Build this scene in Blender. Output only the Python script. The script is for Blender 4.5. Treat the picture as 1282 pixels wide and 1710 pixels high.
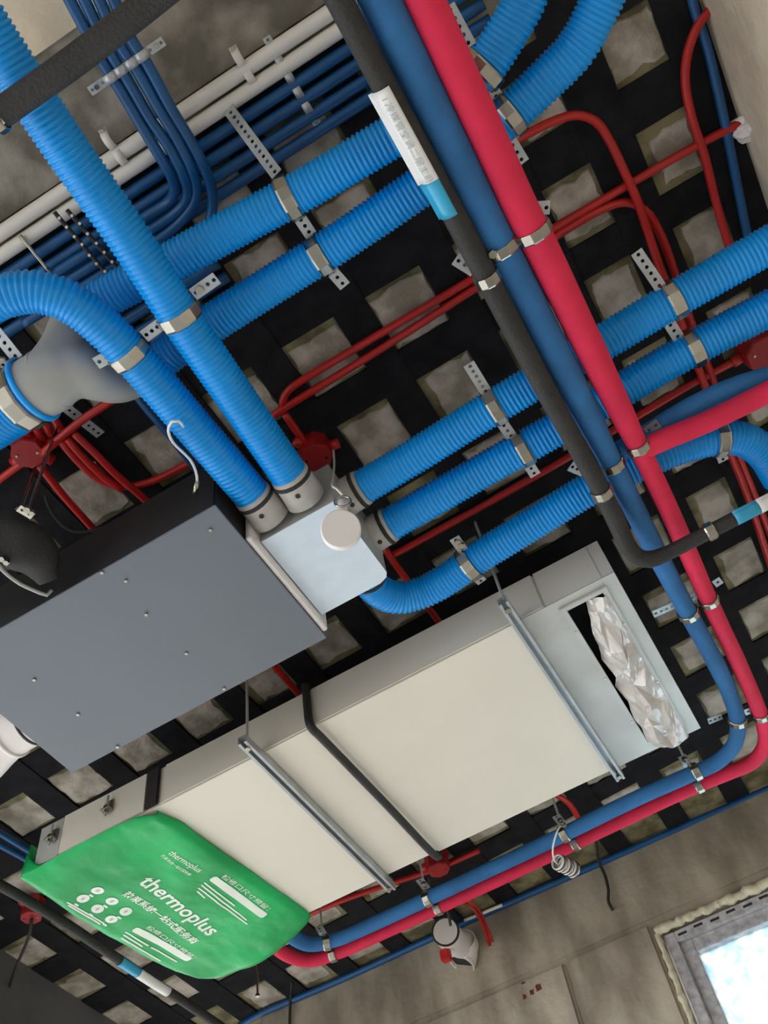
import bpy, bmesh, math, random
from mathutils import Vector, Matrix, Euler, noise
random.seed(7)
S = bpy.context.scene
C = S.collection
for o in list(bpy.data.objects): bpy.data.objects.remove(o)
# ---------------------------------------------------------------- camera
CAMZ = 1.2
RW = Matrix(((0.86070768, 0.4936862, -0.1243231), (-0.47543503, 0.69213077, -0.54306219), (-0.18205446, 0.52652535, 0.83043797)))
FPX = 1594.0
cd = bpy.data.cameras.new('camera'); cam = bpy.data.objects.new('camera', cd); C.objects.link(cam)
cd.sensor_fit = 'HORIZONTAL'; cd.sensor_width = 36.0; cd.lens = 36.0*FPX/1282.0; cd.clip_start = 0.02
M = RW.transposed() @ Matrix(((1, 0, 0), (0, -1, 0), (0, 0, -1)))
cam.matrix_world = Matrix.Translation((0, 0, CAMZ)) @ M.to_4x4()
S.camera = cam
# ---------------------------------------------------------------- world and exposure
w = bpy.data.worlds.new('sky'); S.world = w; w.use_nodes = True
bg = w.node_tree.nodes['Background']; bg.inputs[0].default_value = (0.93, 0.97, 1.0, 1); bg.inputs[1].default_value = 9.5
S.view_settings.view_transform = 'Standard'; S.view_settings.look = 'None'
S.view_settings.exposure = -0.04; S.view_settings.gamma = 1.0; S.view_settings.use_curve_mapping = False

# ---------------------------------------------------------------- helpers
HS = 1.75                       # slab underside above the camera
CZ = CAMZ + HS
def at(x, y, h):
    d = RW.transposed() @ Vector(((x-641)/FPX, (y-855)/FPX, 1.0))
    d = d*(h/d.z)
    return Vector((d.x, d.y, CAMZ+h))
def aty(x, y, Y):
    d = RW.transposed() @ Vector(((x-641)/FPX, (y-855)/FPX, 1.0)); d = d*(Y/d.y)
    return Vector((d.x, d.y, CAMZ+d.z))
def pts(L, h=None):
    return [at(p[0], p[1], p[2] if len(p) > 2 else h) for p in L]

def mat(name, col, rough=0.6, metal=0.0, var=0.0, scale=8.0, bump=0.0, bscale=60.0, col2=None, spec=0.5, detail=4.0, vs=None, sh=(0.36, 0.64)):
    m = bpy.data.materials.new(name); m.use_nodes = True
    nt = m.node_tree; b = nt.nodes['Principled BSDF']
    b.inputs['Base Color'].default_value = (*col, 1); b.inputs['Roughness'].default_value = rough; b.inputs['Metallic'].default_value = metal
    b.inputs['Specular IOR Level'].default_value = spec
    tc = nt.nodes.new('ShaderNodeTexCoord')
    if var or col2:
        n = nt.nodes.new('ShaderNodeTexNoise'); n.inputs['Scale'].default_value = scale; n.inputs['Detail'].default_value = detail
        r = nt.nodes.new('ShaderNodeValToRGB'); r.color_ramp.elements[0].position = sh[0]; r.color_ramp.elements[1].position = sh[1]
        c2 = col2 if col2 else tuple(c*(1-var) for c in col)
        r.color_ramp.elements[0].color = (*c2, 1); r.color_ramp.elements[1].color = (*col, 1)
        
        if vs:
            mp = nt.nodes.new('ShaderNodeMapping'); mp.inputs['Scale'].default_value = vs
            nt.links.new(tc.outputs['Object'], mp.inputs['Vector']); nt.links.new(mp.outputs[0], n.inputs['Vector'])
        else: nt.links.new(tc.outputs['Object'], n.inputs['Vector'])
        nt.links.new(n.outputs['Fac'], r.inputs[0]); nt.links.new(r.outputs[0], b.inputs['Base Color'])
    if bump:
        n2 = nt.nodes.new('ShaderNodeTexNoise'); n2.inputs['Scale'].default_value = bscale; n2.inputs['Detail'].default_value = 5
        bp = nt.nodes.new('ShaderNodeBump'); bp.inputs['Strength'].default_value = bump; bp.inputs['Distance'].default_value = 0.01
        nt.links.new(tc.outputs['Object'], n2.inputs['Vector']); nt.links.new(n2.outputs['Fac'], bp.inputs['Height']); nt.links.new(bp.outputs[0], b.inputs['Normal'])
    return m
MT = {}
MT['slab'] = mat('olive stained concrete', (0.26, 0.23, 0.13), 0.9, 0, 0, 16, 0.5, 40, col2=(0.10, 0.085, 0.042), detail=8.0, sh=(0.40, 0.62))
MT['soffit'] = mat('grey troweled concrete', (0.33, 0.30, 0.26), 0.9, 0, 0, 9, 0.5, 30, col2=(0.135, 0.12, 0.10), detail=9.0, sh=(0.44, 0.64))
MT['beige'] = mat('beige plaster', (0.80, 0.70, 0.55), 0.9, 0, 0, 6, 0.4, 25, col2=(0.56, 0.48, 0.37))
MT['patch'] = mat('pale plaster patch', (0.50, 0.45, 0.40), 0.9, 0, 0, 16, 0.5, 60, col2=(0.26, 0.23, 0.185), detail=8.0, sh=(0.40, 0.62))
MT['strip'] = mat('black felt strip', (0.016, 0.016, 0.020), 0.95, 0, 0.4, 20, 0.3, 200, spec=0.2)
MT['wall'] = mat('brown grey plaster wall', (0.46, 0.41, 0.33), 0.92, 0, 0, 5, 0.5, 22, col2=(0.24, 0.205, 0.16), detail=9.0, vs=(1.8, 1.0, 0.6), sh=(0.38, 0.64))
MT['wall_shade'] = mat('shade toned grey wall', (0.12, 0.12, 0.125), 0.92, 0, 0.3, 3, 0.3, 18)  # low tone carries the shade on the left beam and the recess
MT['floor'] = mat('screed floor', (0.225, 0.215, 0.20), 0.9, 0, 0.25, 3)
MT['hose'] = mat('cyan blue corrugated plastic', (0.001, 0.325, 0.90), 0.30, 0, 0.12, 9, spec=0.4)
MT['bluefoam'] = mat('blue foam insulation', (0.036, 0.175, 0.44), 0.72, 0, 0.25, 10, 0.15, 250, spec=0.3)
MT['redfoam'] = mat('red foam insulation', (0.76, 0.030, 0.090), 0.68, 0, 0.15, 10, 0.15, 250, spec=0.25)
MT['blackfoam'] = mat('black foam insulation', (0.026, 0.025, 0.025), 0.7, 0, 0.3, 14, 0.3, 200)
MT['redpvc'] = mat('red conduit plastic', (0.50, 0.014, 0.012), 0.33, 0, 0.2, 12)
MT['redbox'] = mat('red box plastic', (0.36, 0.012, 0.016), 0.45, 0, 0.2, 12)
MT['bluepvc'] = mat('blue conduit plastic', (0.004, 0.085, 0.26), 0.38, 0, 0.2, 12)
MT['whitepvc'] = mat('white conduit plastic', (0.72, 0.69, 0.66), 0.4, 0, 0.06, 12)
MT['greypvc'] = mat('grey plastic fitting', (0.40, 0.41, 0.40), 0.45, 0, 0.08, 12)
MT['steel'] = mat('stainless band', (0.44, 0.42, 0.37), 0.24, 1.0, 0.1, 15)
MT['zinc'] = mat('zinc perforated steel', (0.50, 0.53, 0.56), 0.42, 0.6, 0.15, 30)
MT['galv'] = mat('galvanised sheet', (0.58, 0.595, 0.59), 0.45, 0.2, 0.12, 9)
MT['cream'] = mat('cream painted sheet', (0.79, 0.75, 0.67), 0.5, 0, 0.03, 6)
MT['slate'] = mat('slate blue coated sheet', (0.155, 0.18, 0.225), 0.30, 0, 0.04, 5)
MT['dark'] = mat('dark casing', (0.022, 0.022, 0.024), 0.6, 0, 0.3, 10)
MT['plenum'] = mat('pale blue white sheet', (0.70, 0.82, 0.96), 0.55, 0, 0.05, 30)
MT['cap'] = mat('white plastic cap', (0.80, 0.76, 0.76), 0.5, 0, 0.04, 20)
MT['foil'] = mat('crumpled grey white foil', (0.70, 0.67, 0.66), 0.33, 0.35, 0.1, 20)
MT['green'] = mat('green plastic film', (0.012, 0.48, 0.135), 0.42, 0, 0, 6, 0.35, 16, col2=(0.006, 0.32, 0.085), spec=0.3)
MT['print'] = mat('pale print', (0.80, 0.88, 0.80), 0.6)
MT['printd'] = mat('grey print', (0.42, 0.47, 0.45), 0.6)
MT['tapeW'] = mat('white label tape', (0.76, 0.76, 0.77), 0.35, 0, 0.04, 30)
MT['tapeB'] = mat('light blue label tape', (0.03, 0.36, 0.62), 0.3, 0, 0.1, 30)
MT['foam'] = mat('yellowed sealing foam', (0.66, 0.60, 0.44), 0.85, 0, 0.25, 40, 0.5, 60)
MT['alu'] = mat('window aluminium with film', (0.55, 0.55, 0.57), 0.45, 0.1, 0, 45, col2=(0.33, 0.33, 0.35))
MT['rust'] = mat('red brown stencil paint', (0.16, 0.035, 0.025), 0.9, 0, 0.4, 60)
MT['orange'] = mat('red tape', (0.50, 0.02, 0.015), 0.5)
MT['collar'] = mat('grey white spigot plastic', (0.50, 0.48, 0.46), 0.5, 0, 0.2, 25)
MT['rodz'] = mat('zinc plated rod', (0.55, 0.55, 0.54), 0.4, 0.3)
MT['wire'] = mat('white cable sheath', (0.72, 0.72, 0.70), 0.4)
def frosted():
    m = bpy.data.materials.new('frosted glass'); m.use_nodes = True; nt = m.node_tree
    nt.nodes.remove(nt.nodes['Principled BSDF']); out = nt.nodes['Material Output']
    t = nt.nodes.new('ShaderNodeBsdfTranslucent'); g = nt.nodes.new('ShaderNodeBsdfTransparent'); mx = nt.nodes.new('ShaderNodeMixShader')
    tc = nt.nodes.new('ShaderNodeTexCoord'); n = nt.nodes.new('ShaderNodeTexNoise'); n.inputs['Scale'].default_value = 45; n.inputs['Detail'].default_value = 6
    r = nt.nodes.new('ShaderNodeValToRGB'); r.color_ramp.elements[0].position = 0.4; r.color_ramp.elements[1].position = 0.6
    r.color_ramp.elements[0].color = (0.55, 0.72, 0.80, 1); r.color_ramp.elements[1].color = (0.93, 0.96, 0.97, 1)
    nt.links.new(tc.outputs['Object'], n.inputs['Vector']); nt.links.new(n.outputs['Fac'], r.inputs[0]); nt.links.new(r.outputs[0], t.inputs[0])
    g.inputs[0].default_value = (0.5, 0.56, 0.6, 1)
    mx.inputs[0].default_value = 0.12; nt.links.new(t.outputs[0], mx.inputs[1]); nt.links.new(g.outputs[0], mx.inputs[2]); nt.links.new(mx.outputs[0], out.inputs[0])
    return m
MT['glass'] = frosted()

def thing(name, label, cat, loc=(0, 0, 0), group=None):
    o = bpy.data.objects.new(name, None); C.objects.link(o); o.location = loc
    o['label'] = label; o['category'] = cat
    if group: o['group'] = group
    return o
def tag(o, label, cat, group=None):
    o['label'] = label; o['category'] = cat
    if group: o['group'] = group
    return o
def obj(name, verts, faces, m, parent=None, smooth=False):
    me = bpy.data.meshes.new(name); me.from_pydata([tuple(v) for v in verts], [], faces); me.update()
    bm = bmesh.new(); bm.from_mesh(me); bmesh.ops.recalc_face_normals(bm, faces=bm.faces); bm.to_mesh(me); bm.free()
    me.materials.append(MT[m] if isinstance(m, str) else m)
    if smooth: me.polygons.foreach_set('use_smooth', [True]*len(me.polygons))
    o = bpy.data.objects.new(name, me); C.objects.link(o)
    if parent:
        o.parent = parent; o.matrix_parent_inverse = Matrix.Translation(-parent.location)
    return o
def pobj(name, me, parent):
    o = bpy.data.objects.new(name, me); C.objects.link(o)
    o.parent = parent; o.matrix_parent_inverse = Matrix.Translation(-parent.location)
    return o
def struct(o):
    o['kind'] = 'structure'; return o
def boxv(x0, x1, y0, y1, z0, z1):
    v = [(x, y, z) for z in (z0, z1) for y in (y0, y1) for x in (x0, x1)]
    f = [(0, 2, 3, 1), (4, 5, 7, 6), (0, 1, 5, 4), (2, 6, 7, 3), (0, 4, 6, 2), (1, 3, 7, 5)]
    return v, f
def box(name, x0, x1, y0, y1, z0, z1, m, parent=None, bevel=0.0):
    v, f = boxv(x0, x1, y0, y1, z0, z1)
    o = obj(name, v, f, m, parent)
    if bevel:
        bm = bmesh.new(); bm.from_mesh(o.data); bmesh.ops.bevel(bm, geom=bm.edges[:], offset=bevel, segments=2, affect='EDGES'); bm.to_mesh(o.data); bm.free()
    return o
def smoothpath(P, step=0.01):
    P = [Vector(p) for p in P]
    if len(P) < 2: return P
    Q = [P[0]*2-P[1]] + P + [P[-1]*2-P[-2]]
    out = []
    for i in range(1, len(Q)-2):
        p0, p1, p2, p3 = Q[i-1], Q[i], Q[i+1], Q[i+2]
        a = 0.5
        t0 = 0; t1 = t0+max((p1-p0).length, 1e-5)**a; t2 = t1+max((p2-p1).length, 1e-5)**a; t3 = t2+max((p3-p2).length, 1e-5)**a
        n = max(2, int((p2-p1).length/step))
        for k in range(n):
            t = t1+(t2-t1)*k/n
            A1 = p0*((t1-t)/(t1-t0))+p1*((t-t0)/(t1-t0)); A2 = p1*((t2-t)/(t2-t1))+p2*((t-t1)/(t2-t1)); A3 = p2*((t3-t)/(t3-t2))+p3*((t-t2)/(t3-t2))
            B1 = A1*((t2-t)/(t2-t0))+A2*((t-t0)/(t2-t0)); B2 = A2*((t3-t)/(t3-t1))+A3*((t-t1)/(t3-t1))
            out.append(B1*((t2-t)/(t2-t1))+B2*((t-t1)/(t2-t1)))
    out.append(P[-1])
    return out
def resample(P, step):
    d = [0.0]
    for i in range(1, len(P)): d.append(d[-1]+(P[i]-P[i-1]).length)
    n = max(2, int(round(d[-1]/step))); out = []; j = 0
    for k in range(n+1):
        s = d[-1]*k/n
        while j < len(d)-2 and d[j+1] < s: j += 1
        t = (s-d[j])/max(d[j+1]-d[j], 1e-9)
        out.append(P[j].lerp(P[j+1], min(max(t, 0), 1)))
    return out
def sweep(P, radii, seg=16, caps=True, phase=0.0):
    n = len(P); T = []
    for i in range(n):
        T.append((P[min(i+1, n-1)]-P[max(i-1, 0)]).normalized())
    u = T[0].orthogonal().normalized(); V = []; Fc = []
    for i in range(n):
        u = (u-T[i]*u.dot(T[i])).normalized(); b = T[i].cross(u)
        r = radii[i] if hasattr(radii, '__len__') else radii
        for k in range(seg):
            a = 2*math.pi*(k+phase)/seg
            V.append(P[i]+u*(r*math.cos(a))+b*(r*math.sin(a)))
    for i in range(n-1):
        for k in range(seg):
            k2 = (k+1) % seg
            Fc.append((i*seg+k, i*seg+k2, (i+1)*seg+k2, (i+1)*seg+k))
    if caps:
        Fc.append(tuple(range(seg))); Fc.append(tuple((n-1)*seg+k for k in range(seg)))
    return V, Fc
PIPE = {}; PRAD = {}
def tube(name, P, r, m, parent=None, seg=14, step=0.012, smooth=True, key=None, wob=0.0):
    Q = resample(smoothpath(P), step)
    if wob:
        radii = [r*(1+wob*noise.noise(q*9)) for q in Q]
    else: radii = r
    if key: PIPE[key] = Q; PRAD[key] = [r]*len(Q)
    V, Fc = sweep(Q, radii, seg)
    return obj(name, V, Fc, m, parent, smooth)
def corrugated(name, P, r, key, pitch=0.0085, seg=26, depth=0.0042):
    Q = resample(smoothpath(P), pitch/4)
    PIPE[key] = Q; PRAD[key] = [r]*len(Q)
    prof = (r-depth, r-depth*0.35, r, r-depth*0.35)
    V, Fc = sweep(Q, [prof[i % 4] for i in range(len(Q))], seg)
    return obj(name, V, Fc, 'hose', None, True)
def nearest(key, p):
    Q = PIPE[key]; i = min(range(len(Q)), key=lambda k: (Q[k]-p).length)
    i0, i1 = max(i-4, 0), min(i+4, len(Q)-1)
    return Q[i], (Q[i1]-Q[i0]).normalized()
def nearest_px(key, x, y):
    # the path point that the pixel looks at
    Q = PIPE[key]; o = Vector((0, 0, CAMZ)); d = (at(x, y, 1.0)-o).normalized()
    i = min(range(len(Q)), key=lambda k: (Q[k]-o-d*((Q[k]-o).dot(d))).length)
    i0, i1 = max(i-4, 0), min(i+4, len(Q)-1)
    global LASTR; LASTR = PRAD[key][i]
    return Q[i], (Q[i1]-Q[i0]).normalized()
def ring(name, c, ax, r, wid, m, parent, seg=12, th=0.0016, smooth=False):
    prof = [(-wid/2, r), (-wid/2, r+th), (-wid*0.36, r+th*1.8), (wid*0.36, r+th*1.8), (wid/2, r+th), (wid/2, r)]
    u = ax.orthogonal().normalized()
    up = Vector((0, 0, 1)); u = (up-ax*up.dot(ax)); u = u.normalized() if u.length > 1e-3 else ax.orthogonal().normalized()
    b = ax.cross(u); V = []; Fc = []
    for k in range(seg):
        a = 2*math.pi*(k+0.5)/seg
        for (s, q) in prof: V.append(c+ax*s+u*(q*math.cos(a))+b*(q*math.sin(a)))
    n = len(prof)
    for k in range(seg):
        k2 = (k+1) % seg
        for j in range(n):
            j2 = (j+1) % n
            Fc.append((k*n+j, k*n+j2, k2*n+j2, k2*n+j))
    return obj(name, V, Fc, m, parent, smooth)
def perforated(name, p0, p1, nrm, parent, wid=0.021, cell=0.0125, hr=0.0034, th=0.0016, m='zinc'):
    d = p1-p0; L = d.length; d.normalize(); nrm = (nrm-d*nrm.dot(d)).normalized(); s = nrm.cross(d)
    n = max(1, int(round(L/cell))); c = L/n; V = []; Fc = []
    ang = [math.pi/8*(2*k) for k in range(8)]
    for i in range(n):
        o0 = p0+d*(c*(i+0.5))
        for side in (0, 1):
            base = len(V); off = nrm*(th*(side-0.5))
            for k in range(8):
                ca, sa = math.cos(ang[k]), math.sin(ang[k]); mx = max(abs(ca), abs(sa))
                V.append(o0+d*(ca/mx*c/2)+s*(sa/mx*wid/2)+off)
            for k in range(8): V.append(o0+d*(math.cos(ang[k])*hr)+s*(math.sin(ang[k])*hr)+off)
            for k in range(8):
                k2 = (k+1) % 8; Fc.append((base+k, base+k2, base+8+k2, base+8+k))
        b0 = len(V)-32; b1 = len(V)-16
        for k in range(8):
            k2 = (k+1) % 8
            Fc.append((b0+8+k, b0+8+k2, b1+8+k2, b1+8+k))
            if k in (1, 2, 5, 6) or (i == 0 and k in (3, 4)) or (i == n-1 and k in (0, 7)): Fc.append((b0+k, b0+k2, b1+k2, b1+k))
    return obj(name, V, Fc, m, parent)
def hexnut(name, c, parent, r=0.007, h=0.007, ax=Vector((0, 0, 1)), m='steel'):
    V, Fc = sweep([c-ax*h/2, c+ax*h/2], r, 6)
    return obj(name, V, Fc, m, parent)
UP = Vector((0, 0, 1))
LASTR = 0.03
def bracket(label, bands, strips=(), nuts=(), rods=(), name='pipe_bracket', group='steel pipe brackets'):
    """bands: (pipe key, x, y, radius[, width]); strips: (p0, p1[, normal]); nuts: points; rods: (point, top z)"""
    c0, _ = nearest_px(bands[0][0], bands[0][1], bands[0][2])
    t = thing(name, label, 'bracket', c0, group)
    for b in bands:
        c, ax = nearest_px(b[0], b[1], b[2])
        ring('band', c, ax, LASTR+0.0010, b[4] if len(b) > 4 else (0.022 if LASTR > .03 else 0.018), 'steel', t)
    for s in strips:
        perforated('perforated_strip', s[0], s[1], s[2] if len(s) > 2 else UP, t)
    for p in nuts: hexnut('nut', p, t)
    for (p, zt) in rods:
        V, Fc = sweep([p, Vector((p.x, p.y, zt))], 0.003, 8); obj('rod', V, Fc, 'rodz', t)
    return t

# ================================================================ STRUCTURE
WX0, WX1, WY0, WY1 = -2.06, 0.575, -3.2, 2.58
ceil = struct(box('ceiling', -2.3, 0.9, -3.4, 3.6, CZ, CZ+0.15, 'slab'))
# bare troweled concrete before the strip field, and the lower beige beam soffit
box('concrete_band', WX0, WX1, 0.024, 0.196, CZ-0.012, CZ, 'soffit', ceil)
struct(box('beam', WX0, WX1, -0.35, 0.024, CZ-0.02, CZ-0.001, 'beige'))['label'] = 'beige plastered beam soffit above the black pipe'
# black felt strips: columns along y, rows along x
colstart = [-0.36+0.19*k for k in range(-9, 5)]
OW = 0.12
def rowy(k, x): return 0.66+0.206*k-0.01*k*(x+0.2)
rows = [(0.305, 0.425, 0), (0.465, 0.575, 0)]
for i, c0 in enumerate(colstart):
    ow = OW if c0 < 0.1 else 0.10
    x0 = c0+ow; x1 = c0+0.19
    if x1 > WX1: x1 = WX1
    box('felt_strip', x0, x1, 0.24, WY1, CZ-0.009, CZ-0.0005, 'strip', ceil)
edges = [(0.238, 0.305), (0.425, 0.465), (0.575, 0.66)]
def rowbox(y0a, y1a, y0b, y1b):
    xa, xb = WX0, WX1
    v = [(xa, y0a, CZ-0.006), (xb, y0b, CZ-0.006), (xb, y1b, CZ-0.006), (xa, y1a, CZ-0.006)]
    v += [(x, y, CZ-0.0006) for (x, y, z) in v]
    return v, [(0, 1, 2, 3), (4, 5, 6, 7), (0, 1, 5, 4), (1, 2, 6, 5), (2, 3, 7, 6), (3, 0, 4, 7)]
for (a, b) in edges:
    v, f = rowbox(a, b, a, b); obj('felt_strip', v, f, 'strip', ceil)
OH = 0.130
for k in range(0, 10):
    ya, yb = rowy(k, WX0)+OH, rowy(k, WX1)+OH
    ya2, yb2 = min(rowy(k+1, WX0), WY1), min(rowy(k+1, WX1), WY1)
    if ya >= WY1-0.02: break
    v, f = rowbox(ya, ya2, yb, yb2); obj('felt_strip', v, f, 'strip', ceil)
# pale plaster patches inside the openings
def inview(p):
    d = RW @ Vector((p.x, p.y, p.z-CAMZ))
    if d.z <= 0.1: return False
    x = 641+FPX*d.x/d.z; y = 855+FPX*d.y/d.z
    return -60 < x < 1342 and -60 < y < 1770
def patch(x0, x1, y0, y1):
    w_, h_ = x1-x0, y1-y0
    a, b, c_, d_ = (random.uniform(.03, .20) for _ in range(4))
    if random.random() < .35: a = b = .02
    X0, X1, Y0, Y1 = x0+w_*a, x1-w_*b, y0+h_*max(c_, .08), y1-h_*d_*.8
    cor = [(X0, Y0), (X1, Y0), (X1, Y1), (X0, Y1)]; V = []
    for k in range(4):
        p, q = cor[k], cor[(k+1) % 4]
        for t in (0.0, 0.22, 0.42, 0.6, 0.82):
            jx, jy = random.uniform(-.005, .005), random.uniform(-.005, .005)
            V.append((min(max(p[0]+(q[0]-p[0])*t+jx, x0+.002), x1-.002), min(max(p[1]+(q[1]-p[1])*t+jy, y0+.002), y1-.002), CZ-0.0035))
    n = len(V); cx, cy = (x0+x1)/2, (y0+y1)/2
    V2 = [(x+(x-cx)*0.06, y+(y-cy)*0.06, CZ-0.0002) for (x, y, z) in V]
    obj('plaster_patch', V+V2, [tuple(range(n))]+[(i, (i+1) % n, n+(i+1) % n, n+i) for i in range(n)], 'patch', ceil)
allrows = [(0.305, 0.425, 0.305, 0.425), (0.465, 0.575, 0.465, 0.575)]+[(rowy(k, WX0), rowy(k, WX0)+OH, rowy(k, WX1), rowy(k, WX1)+OH) for k in range(0, 9)]
for c0 in colstart:
    ow = OW if c0 < 0.1 else 0.10
    for (ya, yA, yb, yB) in allrows:
        t = (c0-WX0)/(WX1-WX0); y0 = ya+(yb-ya)*t; y1 = yA+(yB-yA)*t
        if y1 > WY1-0.02: continue
        if inview(Vector((c0+ow/2, (y0+y1)/2, CZ))): patch(c0, c0+ow, y0, y1)
# walls
struct(box('floor', -2.3, 0.9, -3.4, 3.6, -0.12, 0.0, 'floor'))
struct(box('ground', -40, 40, -40, 40, -0.5, -0.13, 'floor'))
wr = struct(box('wall_right', WX1, WX1+0.2, -3.4, 3.6, 0, 2.45, 'wall'))
box('ring_beam', WX1, WX1+0.2, -3.4, 3.6, 2.4501, CZ, 'beige', wr)
struct(box('wall_back', -2.3, WX1, -3.4, WY0, 0, CZ, 'wall'))
lb = struct(box('wall_left', WX0-0.24, WX0, -3.4, 3.6, CZ-0.32, CZ, 'wall_shade'))
struct(box('wall_recess', WX0, -1.69, 3.3, 3.5, 0, CZ, 'wall_shade'))
wf = bpy.data.objects.new('wall_front', None); C.objects.link(wf); wf['kind'] = 'structure'
WinX0, WinX1, WinZ0, WinZ1 = -0.385, 0.42, 1.35, CAMZ+1.475
box('wall_panel', -1.69, WinX0, WY1, WY1+0.2, 0, CAMZ+1.515, 'wall', wf)
box('wall_panel', WinX1, WX1, WY1, WY1+0.2, 0, CAMZ+1.515, 'wall', wf)
box('wall_panel', WinX0, WinX1, WY1, WY1+0.2, 0, WinZ0, 'wall', wf)
box('wall_panel', WinX0, WinX1, WY1, WY1+0.2, WinZ1, CAMZ+1.515, 'wall', wf)
box('lintel', -1.69, WX1, WY1-0.006, WY1+0.2, CAMZ+1.5152, CZ, 'wall', wf)
for (a, b, z0, z1) in ((-0.652, WinX0-.012, 1.3, CAMZ+1.503), (-1.68, -0.664, 1.3, CAMZ+1.500)):
    box('block', a, b, WY1-0.012, WY1+0.01, z0, z1, 'wall', wf, bevel=0.009)
rq = random.Random(5)
for gx, gz_, w_, h_ in ((-0.755, 1.458, .017, .019), (-0.778, 1.453, .015, .016), (-0.801, 1.448, .013, .015), (-0.795, 1.487, .014, .006)):
    V = []
    for (a, b) in ((-.5, -.5), (-.2, -.42), (0, -.5), (.3, -.4), (.5, -.5), (.44, -.1), (.5, .2), (.42, .5), (.1, .4), (-.1, .5), (-.4, .42), (-.5, .2), (-.42, -.1)):
        V.append((gx+a*w_*rq.uniform(.75, 1.15), WY1-0.0128, CAMZ+gz_+b*h_*rq.uniform(.75, 1.15)))
    n = len(V); V += [(p[0], p[1]+0.0007, p[2]) for p in V]
    obj('paint_mark', V, [tuple(range(n))]+[(k, (k+1) % n, n+(k+1) % n, n+k) for k in range(n)], 'rust', wf)
# window
win = bpy.data.objects.new('window_1', None); C.objects.link(win); win['kind'] = 'structure'; win.location = (WinX0, WY1, WinZ0)
def frame(name, x0, x1, z0, z1, wid, ya, yb, m):
    box(name, x0, x0+wid, ya, yb, z0, z1, m, win, 0.002); box(name, x1-wid, x1, ya, yb, z0, z1, m, win, 0.002)
    box(name, x0+wid, x1-wid, ya, yb, z1-wid, z1, m, win, 0.002); box(name, x0+wid, x1-wid, ya, yb, z0, z0+wid, m, win, 0.002)
frame('window_frame', WinX0+.012, WinX1-.012, WinZ0+.012, WinZ1-.014, 0.030, WY1+0.005, WY1+0.085, 'alu')
frame('sash', WinX0+.042, WinX1-.042, WinZ0+.042, WinZ1-.044, 0.036, WY1+0.02, WY1+0.07, 'alu')
box('pane', WinX0+.07, WinX1-.07, WY1+0.045, WY1+0.05, WinZ0+.07, WinZ1-.07, 'glass', win)
def lumpy(name, P, r, parent, seed):
    Q = resample(smoothpath(P), 0.006); rad = [r*(0.8+0.75*abs(noise.noise(q*34+Vector((seed, 0, 0))))+0.25*noise.noise(q*90)) for q in Q]
    Q = [q+Vector((noise.noise(q*50), 0, noise.noise(q*50+Vector((9, 3, 1)))))*r*0.5 for q in Q]
    V, Fc = sweep(Q, rad, 10); return obj(name, V, Fc, 'foam', parent, True)
lumpy('foam_bead', [(WinX0-.004, WY1-.004, WinZ1+.002), (WinX0+.1, WY1-.004, WinZ1+.002), (WinX1, WY1-.004, WinZ1+.002)], 0.013, win, 3)
lumpy('foam_bead', [(WinX0-.002, WY1-.002, WinZ1-.005), (WinX0-.002, WY1-.002, WinZ1-.1), (WinX0-.002, WY1-.002, WinZ0)], 0.009, win, 8)
for i in range(7):
    x = WinX0+0.05+i*0.048; box('film_print', x, x+0.026, WY1+0.0042, WY1+0.006, WinZ1-.032+0.004*(i % 2), WinZ1-.025+0.004*(i % 2), 'blackfoam', win)

# ================================================================ CORRUGATED HOSES
RH = 0.034
HH = 1.565; HD = 1.46; HL = 1.515
GH = 'blue corrugated ventilation hoses'
def hose(label, P, h, key, r=RH, **k):
    return tag(corrugated('corrugated_hose', pts(P, h), r, key, **k), label, 'hose', GH)
hose('blue corrugated hose from the top corner under the black pipe to the silver box', [(-70, -30), (13, 100), (112, 250), (217, 400), (298, 525), (390, 658), (486, 797)], HD, 'D1')
hose('blue corrugated hose arching over the grey fitting down to the silver box', [(-60, 528, 1.47), (0, 497), (55, 487), (105, 499), (150, 527), (214, 588), (320, 709), (425, 831)], HD, 'D2')
hose('upper blue corrugated hose of the pair clipped by the long perforated strap', [(140, 515), (210, 478), (280, 441), (400, 375), (494, 324), (660, 225), (760, 162), (808, 112), (842, 62), (876, 0), (893, -50)], HH, 'H1')
hose('lower blue corrugated hose of the pair clipped by the long perforated strap', [(238, 624), (320, 563), (400, 510), (547, 417), (709, 307), (790, 245), (857, 185), (915, 130), (962, 80), (1005, 0), (1022, -45)], HH, 'H2')
hose('upper blue corrugated hose leaving the right face of the silver box', [(600, 817), (700, 757), (810, 688), (880, 646), (1008, 571), (1102, 514), (1282, 410), (1340, 378)], HL, 'L1')
hose('middle blue corrugated hose leaving the right face of the silver box', [(645, 879), (755, 815), (858, 756), (934, 713), (1043, 648), (1150, 585), (1282, 516), (1340, 487)], HL, 'L2')
hose('lowest blue corrugated hose curving out of the silver box corner', [(611, 958, 1.50), (628, 984, 1.505), (662, 998, 1.51), (705, 989), (745, 968), (790, 936), (900, 868), (985, 816), (1060, 779), (1130, 749), (1195, 732), (1238, 733), (1275, 757), (1302, 800)], HL, 'L3')
hose('thick blue corrugated hose behind the steel band at the left edge', [(-110, 755), (-30, 706), (36, 664), (52, 653)], 1.47, 'BIG', r=0.053, pitch=0.008)

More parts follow.
